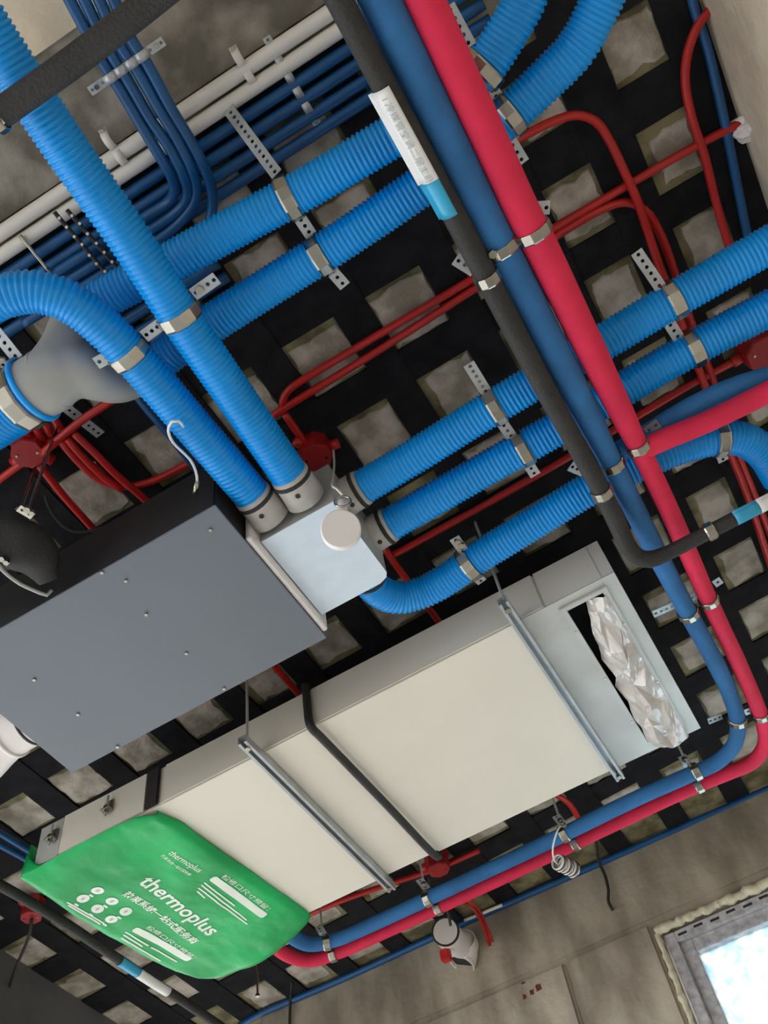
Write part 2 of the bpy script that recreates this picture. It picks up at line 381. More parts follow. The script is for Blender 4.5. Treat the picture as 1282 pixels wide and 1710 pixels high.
# grey wye fitting
wy = thing('wye_fitting', 'grey plastic branching pipe fitting with a steel band', 'pipe fitting', at(110, 620, 1.5), None)
def taper(name, P, R, m, parent, seg=28):
    Pp = smoothpath(P, 0.004); Q = resample(Pp, 0.004); n = len(Q)-1
    rad = []
    for i in range(n+1):
        f = i/n*(len(R)-1); k = min(int(f), len(R)-2); t = f-k; t = t*t*(3-2*t); rad.append(R[k]*(1-t)+R[k+1]*t)
    V, Fc = sweep(Q, rad, seg); return obj(name, V, Fc, m, parent, True)
wv, wfc = [], []
for (PP, RR_) in ((pts([(44, 658, 1.47), (75, 640, 1.475), (105, 620, 1.49), (130, 608, 1.50)]), [.0535, .0535, .052, .038]),
                  (pts([(70, 642, 1.48), (95, 610, 1.50), (108, 572, 1.53), (122, 538, 1.555), (160, 504, HH)]), [.046, .045, .036, .035, .036]),
                  (pts([(85, 632, 1.48), (125, 618, 1.49), (165, 634, 1.51), (205, 638, 1.54), (250, 614, HH)]), [.046, .044, .036, .035, .036])):
    o_ = taper('tmp', PP, RR_, 'greypvc', wy); b0 = len(wv)
    wv += [v.co.copy() for v in o_.data.vertices]; wfc += [tuple(b0+k for k in p.vertices) for p in o_.data.polygons]
    bpy.data.objects.remove(o_)
o_ = obj('body', wv, wfc, 'greypvc', wy, True)
md = o_.modifiers.new('r', 'REMESH'); md.mode = 'VOXEL'; md.voxel_size = 0.0032; md.use_smooth_shade = True
md = o_.modifiers.new('s', 'SMOOTH'); md.factor = 0.5; md.iterations = 22
c, ax = nearest('BIG', at(46, 657, 1.47)); ring('collar', at(56, 650, 1.472), ax, 0.054, 0.010, 'hose', wy, 28, 0.003, True)
ring('lip', at(84, 634, 1.478), ax, 0.052, 0.006, 'greypvc', wy, 28, 0.0012, True)
bracket('wide steel band on the thick hose beside the grey fitting', [('BIG', 36, 664, 0.0535, 0.030)],
        [(at(-14, 545, 1.53), at(30, 600, 1.50), Vector((0, .3, 1))), (at(112, 682, 1.68), at(168, 726, 1.70))], [at(3, 603, 1.49), at(8, 612, 1.49)])

# ================================================================ INSULATED MAINS
HM = 1.43
GM = 'foam insulated pipes'
def foamtube(label, P, h, r, m, key, cat='pipe'):
    W = pts([p[:3] if len(p) > 2 and p[2] else p[:2] for p in P], h)
    rr = []; last = r
    for p in P:
        if len(p) > 3: last = p[3]
        rr.append(last)
    Q = resample(smoothpath(W), 0.012); ki = []; j = 0
    for w_ in W:
        j = min(range(j, len(Q)), key=lambda k: (Q[k]-w_).length); ki.append(j)
    rad = [r]*len(Q)
    for a in range(len(ki)-1):
        for k in range(ki[a], ki[a+1]+1):
            t = (k-ki[a])/max(ki[a+1]-ki[a], 1); rad[k] = rr[a]*(1-t)+rr[a+1]*t
    for k in range(ki[-1], len(Q)): rad[k] = rr[-1]
    PIPE[key] = Q; PRAD[key] = rad
    V, Fc = sweep(Q, [q*(1+0.03*noise.noise(Q[k]*9)) for k, q in enumerate(rad)], 20)
    return tag(obj('insulated_pipe', V, Fc, m, None, True), label, cat, GM)
RB, RR, RK = 0.0285, 0.0275, 0.0182
foamtube('blue foam insulated pipe running down beside the red one and along the wall', [(608, -55), (634, 0), (728, 195), (822, 390), (843, 430), (928, 593, None, .027), (985, 702, None, .0235), (1015, 762, None, .0205), (1045, 822), (1092, 916, 1.445), (1148, 1022, 1.46, .0195), (1197, 1112, 1.48), (1224, 1175, 1.49, .0185), (1232, 1213, 1.49), (1224, 1246, 1.49), (1195, 1274, 1.49), (1155, 1292, 1.49), (1057, 1336, 1.49), (900, 1413, 1.49), (832, 1445, 1.49, .018), (640, 1535, 1.49), (555, 1571, 1.49), (515, 1576, 1.49, .019), (485, 1562, 1.49), (450, 1530, 1.49)], HM, RB, 'bluefoam', 'B')
foamtube('red foam insulated main pipe running down across the ceiling and along the wall', [(682, -55), (708, 0), (794, 186), (880, 371), (894, 396), (978, 568, None, .0255), (1035, 684, None, .022), (1062, 739, None, .0185), (1078, 770), (1107, 830), (1148, 922, 1.445), (1183, 1002, 1.46, .018), (1220, 1080, 1.48), (1256, 1160, 1.49), (1274, 1208, 1.49, .0175), (1277, 1243, 1.49), (1258, 1271, 1.495), (1215, 1291, 1.505), (1168, 1310, 1.515), (1057, 1361, 1.515), (900, 1437, 1.515, .0165), (832, 1469, 1.515), (640, 1558, 1.515), (562, 1592, 1.515), (515, 1604, 1.515, .018), (478, 1594, 1.515), (440, 1562, 1.515)], HM, RR, 'redfoam', 'R')
foamtube('black foam insulated pipe with long white label turning right under the red pipe', [(540, -45, 1.405), (566, 0, 1.405), (640, 140, 1.405), (748, 340, 1.405), (812, 462, 1.405), (905, 640, 1.405), (1003, 818, 1.40, .0172), (1030, 873, 1.40), (1046, 908, 1.39, .0165), (1064, 930, 1.385), (1086, 934, 1.38), (1113, 924, 1.38, .0138), (1165, 898, 1.38), (1225, 867, 1.38), (1282, 838, 1.39), (1330, 813, 1.40)], HM, RK, 'blackfoam', 'K')
foamtube('red foam insulated branch pipe leaving the steel band towards the frame edge', [(1072, 751, 1.432), (1104, 736), (1177, 706), (1240, 676), (1282, 655), (1335, 630)], HM, 0.0195, 'redfoam', 'RB2')
foamtube('dark blue foam insulated branch pipe arching behind the red branch', [(1030, 757, 1.45), (1086, 722), (1140, 688), (1213, 652), (1282, 630), (1340, 618)], 1.475, 0.0195, 'bluefoam', 'BB2')
foamtube('black foam insulated pipe crossing over the hose in the top corner', [(-60, 232), (0, 190), (110, 112), (205, 40), (290, -28)], 1.38, 0.019, 'blackfoam', 'K2')
foamtube('black foam insulated pipe running under the edge of the green bag', [(-60, 1446), (0, 1478), (101, 1537), (183, 1592), (245, 1633), (300, 1668), (370, 1715)], 1.50, 0.0125, 'blackfoam', 'K3')
tag(tube('rubber_hose', [Vector((a, b, CAMZ+c)) for a, b, c in ((-.717, 1.2935, 1.57), (-.717, 1.2935, 1.50), (-.715, 1.2925, 1.455), (-.712, 1.297, 1.4385), (-.710, 1.32, 1.4365), (-.705, 1.58, 1.4365), (-.701, 1.84, 1.437), (-.701, 1.853, 1.446), (-.701, 1.855, 1.50), (-.701, 1.855, 1.57))], 0.0092, 'blackfoam', None, 14, 0.008, True, 'SEAM'), 'black rubber hose wrapped across the cream unit at the seam', 'hose')

# labels wrapped on the black pipe: half sleeves
def sleeve(name, key, p0, p1, r, m, parent, flap=0.0, side=-1, a0=-100, a1=100):
    Q = PIPE[key]; a, _ = nearest_px(key, *p0); b, _ = nearest_px(key, *p1)
    i0 = min(range(len(Q)), key=lambda k: (Q[k]-a).length); i1 = min(range(len(Q)), key=lambda k: (Q[k]-b).length)
    Q = Q[min(i0, i1):max(i0, i1)+1]; n = len(Q); V = []; Fc = []
    seg = 12
    for i in range(n):
        T = (Q[min(i+1, n-1)]-Q[max(i-1, 0)]).normalized(); s = T.cross(UP).normalized()*side; u = s.cross(T)*side
        if u.z > 0: u = -u
        for k in range(seg):
            th_ = math.radians(a0+(a1-a0)*k/(seg-1)); V.append(Q[i]+s*(math.sin(th_)*r)+u*(math.cos(th_)*r))
        if flap: V.append(Q[i]+s*(r+flap)+u*(-0.1*r))
    m_ = seg+(1 if flap else 0)
    for i in range(n-1):
        for k in range(m_-1): Fc.append((i*m_+k, i*m_+k+1, (i+1)*m_+k+1, (i+1)*m_+k))
    o = obj(name, V, Fc, m, parent, True)
    md = o.modifiers.new('t', 'SOLIDIFY'); md.thickness = 0.0005
    return o
def textmesh(body, off=0.0):
    c = bpy.data.curves.new('lettering', 'FONT'); c.body = body; c.size = 1.0; c.offset = off; c.resolution_u = 3; c.align_x = 'LEFT'
    t = bpy.data.objects.new('lettering', c); C.objects.link(t)
    dg = bpy.context.evaluated_depsgraph_get(); dg.update()
    me = bpy.data.meshes.new_from_object(t.evaluated_get(dg)); bpy.data.objects.remove(t); bpy.data.curves.remove(c)
    return me
def flattext(name, body, p0, p1, size, m, parent, zf, up=None, off=0.0):
    """letters lying on a surface seen from below: from p0 to p1, glyph height size, z from zf(x,y)"""
    me = textmesh(body, off)
    xs = [v.co.x for v in me.vertices]; x0, x1 = min(xs), max(xs)
    d = Vector((p1.x-p0.x, p1.y-p0.y, 0)); L = d.length; d.normalize(); u = Vector((d.y, -d.x, 0)) if up is None else up
    for v in me.vertices:
        q = p0+d*((v.co.x-x0)/(x1-x0)*L)+u*(v.co.y*size); v.co = (q.x, q.y, zf(q.x, q.y))
    me.materials.clear(); me.materials.append(MT[m])
    return pobj(name, me, parent)
lab = thing('pipe_label', 'long white label with light blue end taped on black pipe', 'label', nearest_px('K', 685, 230)[0], 'pipe labels')
sleeve('white_tape', 'K', (634, 140), (726, 300), RK+0.0012, 'tapeW', lab, 0.006, -1, -14, 88)
sleeve('blue_tape', 'K', (726, 301), (752, 350), RK+0.0012, 'tapeB', lab, 0.003, -1, -14, 88)
def ktext(body, a, b, size, key, parent, dr):
    p0, _ = nearest_px(key, *a); p1, _ = nearest_px(key, *b)
    d = (p1-p0); d.z = 0; d.normalize(); u = Vector((d.y, -d.x, 0))
    QQ = PIPE[key]; ia = min(range(len(QQ)), key=lambda k: (QQ[k]-p0).length); ib = min(range(len(QQ)), key=lambda k: (QQ[k]-p1).length)
    me = textmesh(body, 0.004); xs = [v.co.x for v in me.vertices]; x0, x1 = min(xs), max(xs)
    for v in me.vertices:
        t = (v.co.x-x0)/(x1-x0); s = v.co.y*size-size*0.35-0.0085
        f = ia+(ib-ia)*t; k = min(int(f), len(QQ)-2); base = QQ[k].lerp(QQ[k+1], f-k); zz = math.sqrt(max((dr)**2-s*s, 0)); q = base+u*s; v.co = (q.x, q.y, base.z-zz)
    me.materials.clear(); me.materials.append(MT['printd']); pobj('lettering', me, parent)
ktext('I 冷媒管空调二层主卧', (640, 152), (722, 292), 0.0125, 'K', lab, RK+0.0030)
lab2 = thing('pipe_label', 'light blue and white label taped round black pipe near the frame edge', 'label', nearest_px('K', 1250, 855)[0], 'pipe labels')
sleeve('blue_tape', 'K', (1226, 866), (1264, 848), 0.0150, 'tapeB', lab2, 0.003, 1, -20, 88)
sleeve('white_tape', 'K', (1265, 847), (1318, 820), 0.0150, 'tapeW', lab2, 0.003, 1, -20, 88)
lab3 = thing('pipe_label', 'blue and clear label taped on black pipe below the green bag', 'label', nearest_px('K3', 240, 1625)[0], 'pipe labels')
sleeve('blue_tape', 'K3', (203, 1602), (229, 1620), 0.0137, 'tapeB', lab3, 0.003)
sleeve('white_tape', 'K3', (230, 1620), (280, 1653), 0.0137, 'tapeW', lab3, 0.004)

# ================================================================ CONDUITS
GR = 'red plastic conduits'; GB = 'blue plastic conduits'
def conduit(label, P, h, m='redpvc', r=0.0082, key=None, group=GR, name='conduit', seg=10):
    return tag(tube(name, pts(P, h), r, m, None, seg, 0.014, True, key), label, 'conduit', group)
HR = 1.722
conduit('upper red conduit of the long pair running to the white foam lump', [(472, 680), (473, 664), (482, 651), (495, 641), (583, 588), (793, 463), (920, 384), (1043, 312), (1148, 251), (1236, 205)], HR)
conduit('lower red conduit of the long pair bending down beside the perforated strap', [(455, 694), (467, 686), (611, 598), (800, 477), (923, 397), (1010, 347), (1046, 338), (1078, 352), (1099, 384), (1121, 440), (1145, 515), (1185, 620), (1232, 760), (1256, 818), (1290, 905), (1310, 960)], HR-0.002)
conduit('red conduit arching behind the hose pair then down past the strap', [(845, 240), (871, 228), (927, 201), (965, 192), (995, 203), (1016, 232), (1043, 288), (1064, 335), (1081, 386), (1099, 439), (1130, 520), (1168, 620), (1220, 760), (1243, 816), (1282, 930), (1300, 985)], HR-0.02)
conduit('red conduit curving down along the beige wall edge', [(1222, -30), (1201, 0), (1165, 42), (1146, 98), (1144, 140), (1155, 197), (1176, 260), (1194, 333), (1214, 402), (1228, 450)], HR-0.005)
conduit('blue conduit running along the beige wall edge', [(1150, -30), (1158, 10), (1180, 77), (1197, 147), (1211, 211), (1225, 281), (1244, 376), (1258, 440)], HR+0.002, 'bluepvc', 0.0085, None, GB)
conduit('red conduit passing under the middle hose to the red box at the frame edge', [(648, 931), (667, 921), (832, 830), (955, 760), (1067, 693), (1162, 637), (1252, 590)], HR)
conduit('short red conduit between the silver box and the cream unit', [(640, 912), (660, 942), (690, 982), (716, 1016), (760, 1075)], HR-0.01)
conduit('short red conduit between the slate panel and the cream unit', [(425, 1076), (460, 1114), (502, 1163), (545, 1210)], HR-0.01, r=0.0085)
conduit('short red conduit dropping to the red octagonal box', [(474, 690), (490, 713), (515, 748)], HR)
conduit('bright red conduit slanting below the grey fitting', [(70, 758), (105, 727), (140, 699), (183, 671), (215, 650)], 1.66)
conduit('outermost thin red conduit fanning from the red box', [(100, 735), (128, 768), (164, 800), (200, 812), (246, 806), (319, 772), (350, 756)], HR)
conduit('middle thin red conduit fanning from the red box', [(112, 733), (150, 775), (180, 802), (205, 818)], HR-0.004)
conduit('innermost thin red conduit fanning from the red box', [(124, 724), (160, 758), (191, 790), (235, 828), (270, 860)], HR-0.01)
conduit('red conduit leaving the red box towards the dark unit side', [(60, 770), (109, 831), (150, 877), (180, 912)], HR)
conduit('faint red conduit leaving the red box past the frame edge', [(45, 768), (30, 778), (0, 800), (-30, 822)], HR)
for i in range(4):
    conduit(('first', 'second', 'third', 'fourth')[i]+' of four red conduit stubs tucked under the grey fitting', [(56+i*15, 745-i*9), (44+i*15, 722-i*9), (30+i*15, 700-i*9)], HR-0.004)
conduit('red conduit half hidden behind the cream unit near the wall', [(400, 1590), (470, 1550), (560, 1508), (650, 1476), (735, 1448), (800, 1420)], HR)
conduit('orange red conduit peeking out beside the steel rod', [(925, 1325), (948, 1340), (965, 1365), (975, 1385)], 1.70)
conduit('thin dark red conduit hanging loose over the wall', [(770, 1505, 1.70), (790, 1518, 1.68), (806, 1545, 1.66), (817, 1578, 1.64)], HR, r=0.0055)
conduit('second thin dark red conduit hanging loose over the wall', [(782, 1500, 1.70), (800, 1520, 1.68), (813, 1550, 1.66), (822, 1572, 1.64)], HR, r=0.0045)
conduit('thin red conduit beside the arching hose', [(225, 640), (250, 668), (285, 708), (330, 760)], 1.62, r=0.006)
conduit('dark blue conduit beside the arching hose', [(222, 650), (240, 675), (280, 722), (330, 785)], 1.64, 'bluepvc', 0.009, None, GB)
# red boxes
def octbox(label, x, y, h, r, depth, nub=()):
    c = at(x, y, h); t = thing('junction_box', label, 'junction box', c, 'red junction boxes')
    V, Fc = sweep([c, c+UP*depth], [r, r*1.04], 8, True, 0.5); obj('body', V, Fc, 'redbox', t)
    V, Fc = sweep([c-UP*0.004, c], [r*0.94, r], 8, True, 0.5); ld = obj('lid', V, Fc, 'redbox', t)
    for (dx, dy) in nub:
        d = Vector((dx, dy, 0)).normalized(); V, Fc = sweep([c+UP*depth*.5+d*r*.8, c+UP*depth*.5+d*(r+0.018)], 0.0115, 10); obj('hub', V, Fc, 'redpvc', t, True)
    for k in (0, 2): hexnut('screw', c-UP*0.005+Vector((math.cos(k*1.57+.4), math.sin(k*1.57+.4), 0))*r*.6, ld, 0.003, 0.003)
    return t
octbox('red octagonal junction box above the ends of the twin hoses', 528, 765, 1.69, 0.034, 0.055, ((-.5, -1), (1, .2)))
octbox('red junction box under the thick hose with conduits fanning out', 46, 757, 1.70, 0.034, 0.055, ((.3, 1), (-1, .2), (.6, -.8), (.9, .3)))
octbox('dark red junction box cut by the frame edge above the blue branch', 1278, 590, 1.69, 0.042, 0.055, ((-1, 0),))
octbox('red junction box at the cream unit corner near the wall', 732, 1452, 1.69, 0.034, 0.055, ((-1, 0),))
octbox('red round box with a black cable below the green bag', 52, 1531, 1.69, 0.030, 0.05, ((0, -1),))
tag(tube('cable', pts([(53, 1534, 1.68), (50, 1556, 1.66), (43, 1578, 1.66), (28, 1612, 1.66), (16, 1650, 1.66), (10, 1700, 1.66)]), 0.0045, 'blackfoam', None, 8), 'black cable dangling from the red round box', 'cable')

# white conduits and the blue row beside them
for i, (a, b) in enumerate((((150, 278), (411, 95)), ((150, 300), (421, 119)))):
    p0, p1 = at(*a, 1.715), at(*b, 1.715); d = (p1-p0).normalized(); y = (p0.y+p1.y)/2; yy = 0.2085+0.0295*i
    conduit_y = yy
    o = tube('conduit', [Vector((-1.3, yy, CAMZ+1.715)), Vector((-0.4, yy, CAMZ+1.715)), Vector((0.25, yy, CAMZ+1.715))], 0.0128, 'whitepvc', None, 14, 0.03, True, 'W%d' % i)
    tag(o, ('upper white conduit next to the bare concrete', 'lower white conduit next to the blue conduit row')[i], 'conduit', 'white plastic conduits')
for i in range(4):
    yy = 0.270+0.0275*i
    o = tube('conduit', [Vector((-1.3, yy, CAMZ+1.72)), Vector((-0.4, yy, CAMZ+1.72)), Vector((0.25, yy, CAMZ+1.72))], 0.0105, 'bluepvc', None, 12, 0.03, True, 'BR%d' % i)
    tag(o, ('first', 'second', 'third', 'fourth')[i]+' straight blue conduit counted from the white conduits', 'conduit', GB)
HB = 1.645
bund = [[(112, -8), (175, 110), (191, 134), (234, 206), (262, 253), (286, 294), (292, 318), (280, 338), (252, 356), (150, 420), (20, 500)],
        [(137, -8), (189, 97), (207, 124), (250, 198), (282, 245), (307, 294), (313, 322), (300, 348), (275, 368), (160, 440), (30, 520)],
        [(162, -8), (205, 84), (224, 110), (263, 178), (300, 240), (323, 290), (328, 322), (315, 352), (287, 383), (170, 458), (40, 540)],
        [(187, -8), (221, 70), (242, 101), (286, 182), (315, 230), (343, 284), (354, 320), (354, 350), (345, 385), (320, 420)]]
for i, b in enumerate(bund):
    hh = [HB]*5+[HB+0.01, HB+0.03, HB+0.05]+[1.70]*5
    P = [at(p[0], p[1], hh[k]) for k, p in enumerate(b)]
    d0 = (P[0]-P[1]).normalized(); P = [P[0]+d0*0.15]+P
    o = tube('conduit', P, 0.0093, 'bluepvc', None, 12, 0.012, True, 'BD%d' % i)
    tag(o, ('innermost', 'second', 'third', 'outermost')[i]+' bent blue conduit of the clipped bundle, counted from the inside of the bend', 'conduit', GB)
for i in range(3):
    yy = 0.45+0.03*i
    o = tube('conduit', [Vector((-1.3, yy, CAMZ+1.72)), Vector((-0.8, yy, CAMZ+1.72)), Vector((-0.36, yy, CAMZ+1.72))], 0.0105, 'bluepvc', None, 12, 0.03)
    tag(o, ('first', 'second', 'third')[i]+' shadowed blue conduit between the twin hoses and the frame edge', 'conduit', GB)
# saddle clips
def clip(label, x, y, h, axis, n, pitch, r, m='zinc', lug=0.03):
    c = at(x, y, h); t = thing('conduit_clip', label, 'clip', c, 'conduit clips')
    d = Vector(axis).normalized(); s = UP.cross(d)
    V = []; Fc = []; wid = 0.007; m_ = 0
    for i in range(n):
        cc = c+d*((i-(n-1)/2)*pitch); k0 = len(V)
        for k in range(9):
            a = math.pi*k/8; q = cc-d*(math.cos(a)*(r+.001))-UP*(math.sin(a)*(r+.0015))
            V += [q+s*wid, q-s*wid]
        for k in range(8): Fc.append((k0+2*k, k0+2*k+1, k0+2*k+3, k0+2*k+2))
    o = obj('saddle', V, Fc, m, t, True); md = o.modifiers.new('t', 'SOLIDIFY'); md.thickness = 0.0015
    e = (n-1)/2*pitch+r
    for sg in (-1, 1):
        p0 = c+d*sg*e; lg = perforated('lug', p0, p0+d*sg*lug, UP, t, 0.014, 0.012, 0.0028)
        hexnut('screw', p0+d*sg*lug*.55-UP*0.003, lg, 0.004, 0.005)
    return t
clip('steel saddle clip across the four bent blue conduits under the black pipe', 211, 111, HB, (at(241, 92, HB)-at(183, 132, HB)).normalized(), 4, (at(236, 91, HB)-at(187, 131, HB)).length/3, 0.0105)
clip('clear steel clip across the straight blue conduits near the black pipe', 490, 140, 1.72, (0, 1, 0), 4, 0.0275, 0.0105)
clip('white plastic clip across the two white conduits', 408, 112, 1.715, (0, 1, 0), 2, 0.0295, 0.0128, 'whitepvc', 0.008)
clip('white plastic clip beside the clipped bundle on the white conduits', 192, 247, 1.715, (0, 1, 0), 2, 0.0295, 0.0128, 'whitepvc', 0.008)
tag(tube('threaded_rod', pts([(33, 393, 1.70), (84, 455, 1.69)]), 0.0035, 'steel', None, 8), 'thin steel rod under the shadowed blue conduits', 'rod')
for lab_, dots in (('dark tie with a row of pale studs across the shadowed conduits beside the steel rod', ((99, 364), (111, 379), (124, 395), (137, 408), (149, 426), (161, 440), (175, 453))),
                   ('dark tie with a row of pale studs across the shadowed conduits beside the long hose', ((120, 360), (133, 373), (146, 390), (161, 406), (174, 421), (187, 437)))):
    t = thing('conduit_tie', lab_, 'cable tie', at(*dots[0], 1.68), 'studded conduit ties')
    a_, b_ = at(*dots[0], 1.682), at(*dots[-1], 1.682); dd = (b_-a_).normalized()
    V, Fc = sweep([a_-dd*.012, b_+dd*.012], 0.004, 8); obj('bar', V, Fc, 'dark', t)
    for p_ in dots: hexnut('stud', at(*p_, 1.677), t, 0.0026, 0.004, UP, 'cap')
k2 = thing('pipe_clip', 'small white metal clip at the end of the black pipe in the top corner', 'clip', at(0, 205, 1.365))
ring('band', at(-6, 196, 1.38), (PIPE['K2'][10]-PIPE['K2'][0]).normalized(), 0.0195, 0.014, 'steel', k2)
perforated('lug', at(-22, 220, 1.375), at(4, 200, 1.362), UP, k2, 0.01, 0.009, 0.002)

# ================================================================ BRACKETS
hD = HD+RH+0.004; hH = HH+RH+0.004; hL = HL+RH+0.004; hM = HM+RB+0.004
bracket('steel double bracket across the twin hoses above the grey fitting', [('D1', 300, 526, RH), ('D2', 216, 590, RH)], [(at(160, 607, HD), at(196, 588, HD)), (at(240, 562, HD-.005), at(276, 536, HD-.005)), (at(322, 492, HD), at(362, 464, HD))], [at(333, 484, HD-.004)])
bracket('steel double bracket hung from the long perforated strap', [('H1', 482, 332, RH), ('H2', 532, 427, RH)], [(at(371, 168, 1.72), at(462, 291, HH+.005)), (at(499, 362, HH), at(519, 392, HH)), (at(550, 448, HH), at(576, 478, HH))])
bracket('steel double bracket where the hose pair emerges behind the red pipe', [('H1', 805, 115, RH), ('H2', 850, 192, RH)], [(at(748, 10, HH), at(785, 78, HH)), (at(818, 146, HH), at(832, 166, HH)), (at(852, 236, HH+.02), at(874, 272, HH+.02))])
bracket('steel double bracket on the hoses between the silver box and black pipe', [('L1', 826, 679, RH), ('L2', 873, 748, RH)], [(at(782, 607, HL), at(813, 657, HL)), (at(838, 706, HL), at(856, 732, HL)), (at(884, 778, HL), at(894, 794, HL))])
bracket('steel double bracket on the hoses beyond the red pipe', [('L1', 1124, 501, RH), ('L2', 1157, 581, RH)], [(at(1062, 420, HL+.02), at(1104, 482, HL)), (at(1116, 538, HL), at(1134, 566, HL))])
bracket('single steel bracket on the hose curving out of the silver box', [('L3', 782, 941, RH)], [(at(758, 898, HL), at(774, 920, HL)), (at(795, 962, HL), at(805, 972, HL))], [at(764, 906, HL-.004), at(770, 911, HL-.006)])
bracket('single steel bracket on the curved hose beside the red branch', [('L3', 1199, 732, RH)], [(at(1203, 757, HL), at(1208, 770, HL))])
bracket('triple steel bracket holding the black, blue and red pipes below the white label', [('B', 833, 410, RB), ('R', 887, 384, RR), ('K', 811, 460, RK)], [(at(760, 432, HM), at(792, 452, HM)), (at(850, 396, HM+.01), at(872, 386, HM+.01)), (at(894, 348, HM), at(918, 346, HM))], [at(822, 424, HM-.035)])
bracket('triple steel bracket at the tee of the red branch', [('R', 1066, 747, RR), ('B', 1021, 772, RB), ('K', 1004, 818, RK)], [(at(952, 778, HM+.02), at(975, 788, HM+.02)), (at(1078, 722, HM+.03), at(1100, 706, HM+.03))], [at(1000, 790, HM-.02)])
bracket('steel double bracket on blue and red pipes below the black bend', [('R', 1184, 1003, RR), ('B', 1148, 1023, RB)], [(at(1090, 1026, 1.53), at(1126, 1010, 1.53)), (at(1152, 1000, 1.5), at(1166, 990, 1.5)), (at(1192, 976, 1.5), at(1204, 968, 1.5))])
bracket('single dull steel band on the black pipe after its bend', [('K', 1181, 890, RK)])
bracket('steel double bracket just above the pipe elbows', [('B', 1229, 1205, RB), ('R', 1269, 1192, RR)], [(at(1182, 1205, 1.53), at(1205, 1196, 1.53)), (at(1243, 1190, 1.5), at(1254, 1186, 1.5))])
bracket('steel double bracket on the blue and red pipes after the elbows', [('B', 1160, 1294, RB), ('R', 1168, 1312, RR)], [(at(1138, 1262, 1.52), at(1150, 1280, 1.52))], [at(1143, 1268, 1.51), at(1152, 1278, 1.5)], [(at(1146, 1272, 1.52), CZ)])
bracket('steel double bracket above the coiled metal hose', [('B', 945, 1394, RB), ('R', 958, 1410, RR)], [(at(928, 1362, 1.52), at(940, 1378, 1.52))], [at(935, 1370, 1.5), at(941, 1378, 1.49)], [(at(936, 1372, 1.52), CZ)])
bracket('steel double bracket above the white round cap', [('B', 716, 1501, RB), ('R', 730, 1516, RR)], [(at(700, 1468, 1.52), at(712, 1484, 1.52))], [at(707, 1476, 1.5)], [(at(708, 1478, 1.52), CZ)])
bracket('steel double bracket next to the green bag corner', [('B', 545, 1575, RB), ('R', 556, 1592, RR)], [(at(532, 1548, 1.52), at(541, 1562, 1.52))], [], [(at(538, 1556, 1.52), CZ)])
tag(perforated('mounting_strip', at(855, 236, 1.735), at(872, 268, 1.735), UP, None), 'short perforated steel strip beside the red pipe at the arching conduit', 'strip') if False else None

# ================================================================ VENTILATION UNIT AND PLENUM
gz = CAMZ+1.40
vu = thing('ventilation_unit', 'slate grey ventilation unit with dark sides and dotted screws', 'ventilation unit', (-0.84, 0.89, gz))
box('casing', -1.148, -0.545, 0.714, 1.072, gz+0.004, gz+0.17, 'dark', vu, 0.004)
vbp = box('bottom_plate', -1.150, -0.541, 0.710, 1.075, gz, gz+0.004, 'slate', vu, 0.001)
for (x, y) in ((351, 885), (170, 956), (210, 970), (244, 1026), (311, 1091), (374, 1150), (196, 1247), (57, 1135), (130, 1193)):
    hexnut('screw', at(x, y, 1.3985), vbp, 0.0034, 0.004)
# white flange between unit and plenum
box('flange', -0.541, -0.5305, 0.80, 1.062, gz+0.004, gz+0.15, 'cap', vu, 0.002)
pz = CAMZ+1.425
pl = thing('plenum_box', 'pale blue white air distribution box with five hose spigots', 'air box', (-0.46, 0.93, pz))
px0, px1, py0, py1 = -0.528, -0.375, 0.832, 1.038
V = [(px0, py0), (px1, py0), (px1, py1-.016), (px1-.006, py1-.006), (px1-.022, py1), (px0, py1)]; n = len(V)
VV = [(x, y, pz) for x, y in V]+[(x, y, pz+0.13) for x, y in V]
obj('body', VV, [tuple(range(n)), tuple(range(n, 2*n))]+[(i, (i+1) % n, n+(i+1) % n, n+i) for i in range(n)], 'greypvc', pl)
VV = [(x, y, pz-0.002) for x, y in V]+[(x, y, pz) for x, y in V]
obj('bottom_plate', VV, [tuple(range(n)), tuple(range(n, 2*n))]+[(i, (i+1) % n, n+(i+1) % n, n+i) for i in range(n)], 'plenum', pl)
def spigot(key, end, extra, dirv, back):
    c = PIPE[key][end]; d = Vector(dirv).normalized()
    V, Fc = sweep([c-d*extra, c, c+d*back*.5, c+d*back], [RH+.001, RH+.0018, RH+.0018, RH+.004], 24); o = obj('spigot', V, Fc, 'collar', pl, True)
    ring('gasket', c+d*0.002, d, RH+0.002, 0.008, 'blackfoam', o, 24, 0.001, True)
    hexnut('plug_or_bore_shade', c+d*0.02-UP*(RH+.001), o, 0.005, 0.004, UP, 'blackfoam')
d1 = (PIPE['D1'][-1]-PIPE['D1'][-8]).normalized(); spigot('D1', -1, 0.010, d1, 0.052)
d2 = (PIPE['D2'][-1]-PIPE['D2'][-8]).normalized(); spigot('D2', -1, 0.010, d2, 0.052)
e1 = (PIPE['L1'][0]-PIPE['L1'][8]).normalized(); spigot('L1', 0, 0.008, e1, max(.03, PIPE['L1'][0].x-px1+.01))
e2 = (PIPE['L2'][0]-PIPE['L2'][8]).normalized(); spigot('L2', 0, 0.008, e2, max(.03, PIPE['L2'][0].x-px1+.01))
e3 = (PIPE['L3'][0]-PIPE['L3'][8]).normalized(); ring('gasket', PIPE['L3'][8], e3, RH+.0005, 0.007, 'blackfoam', pl, 24, 0.0012, True)
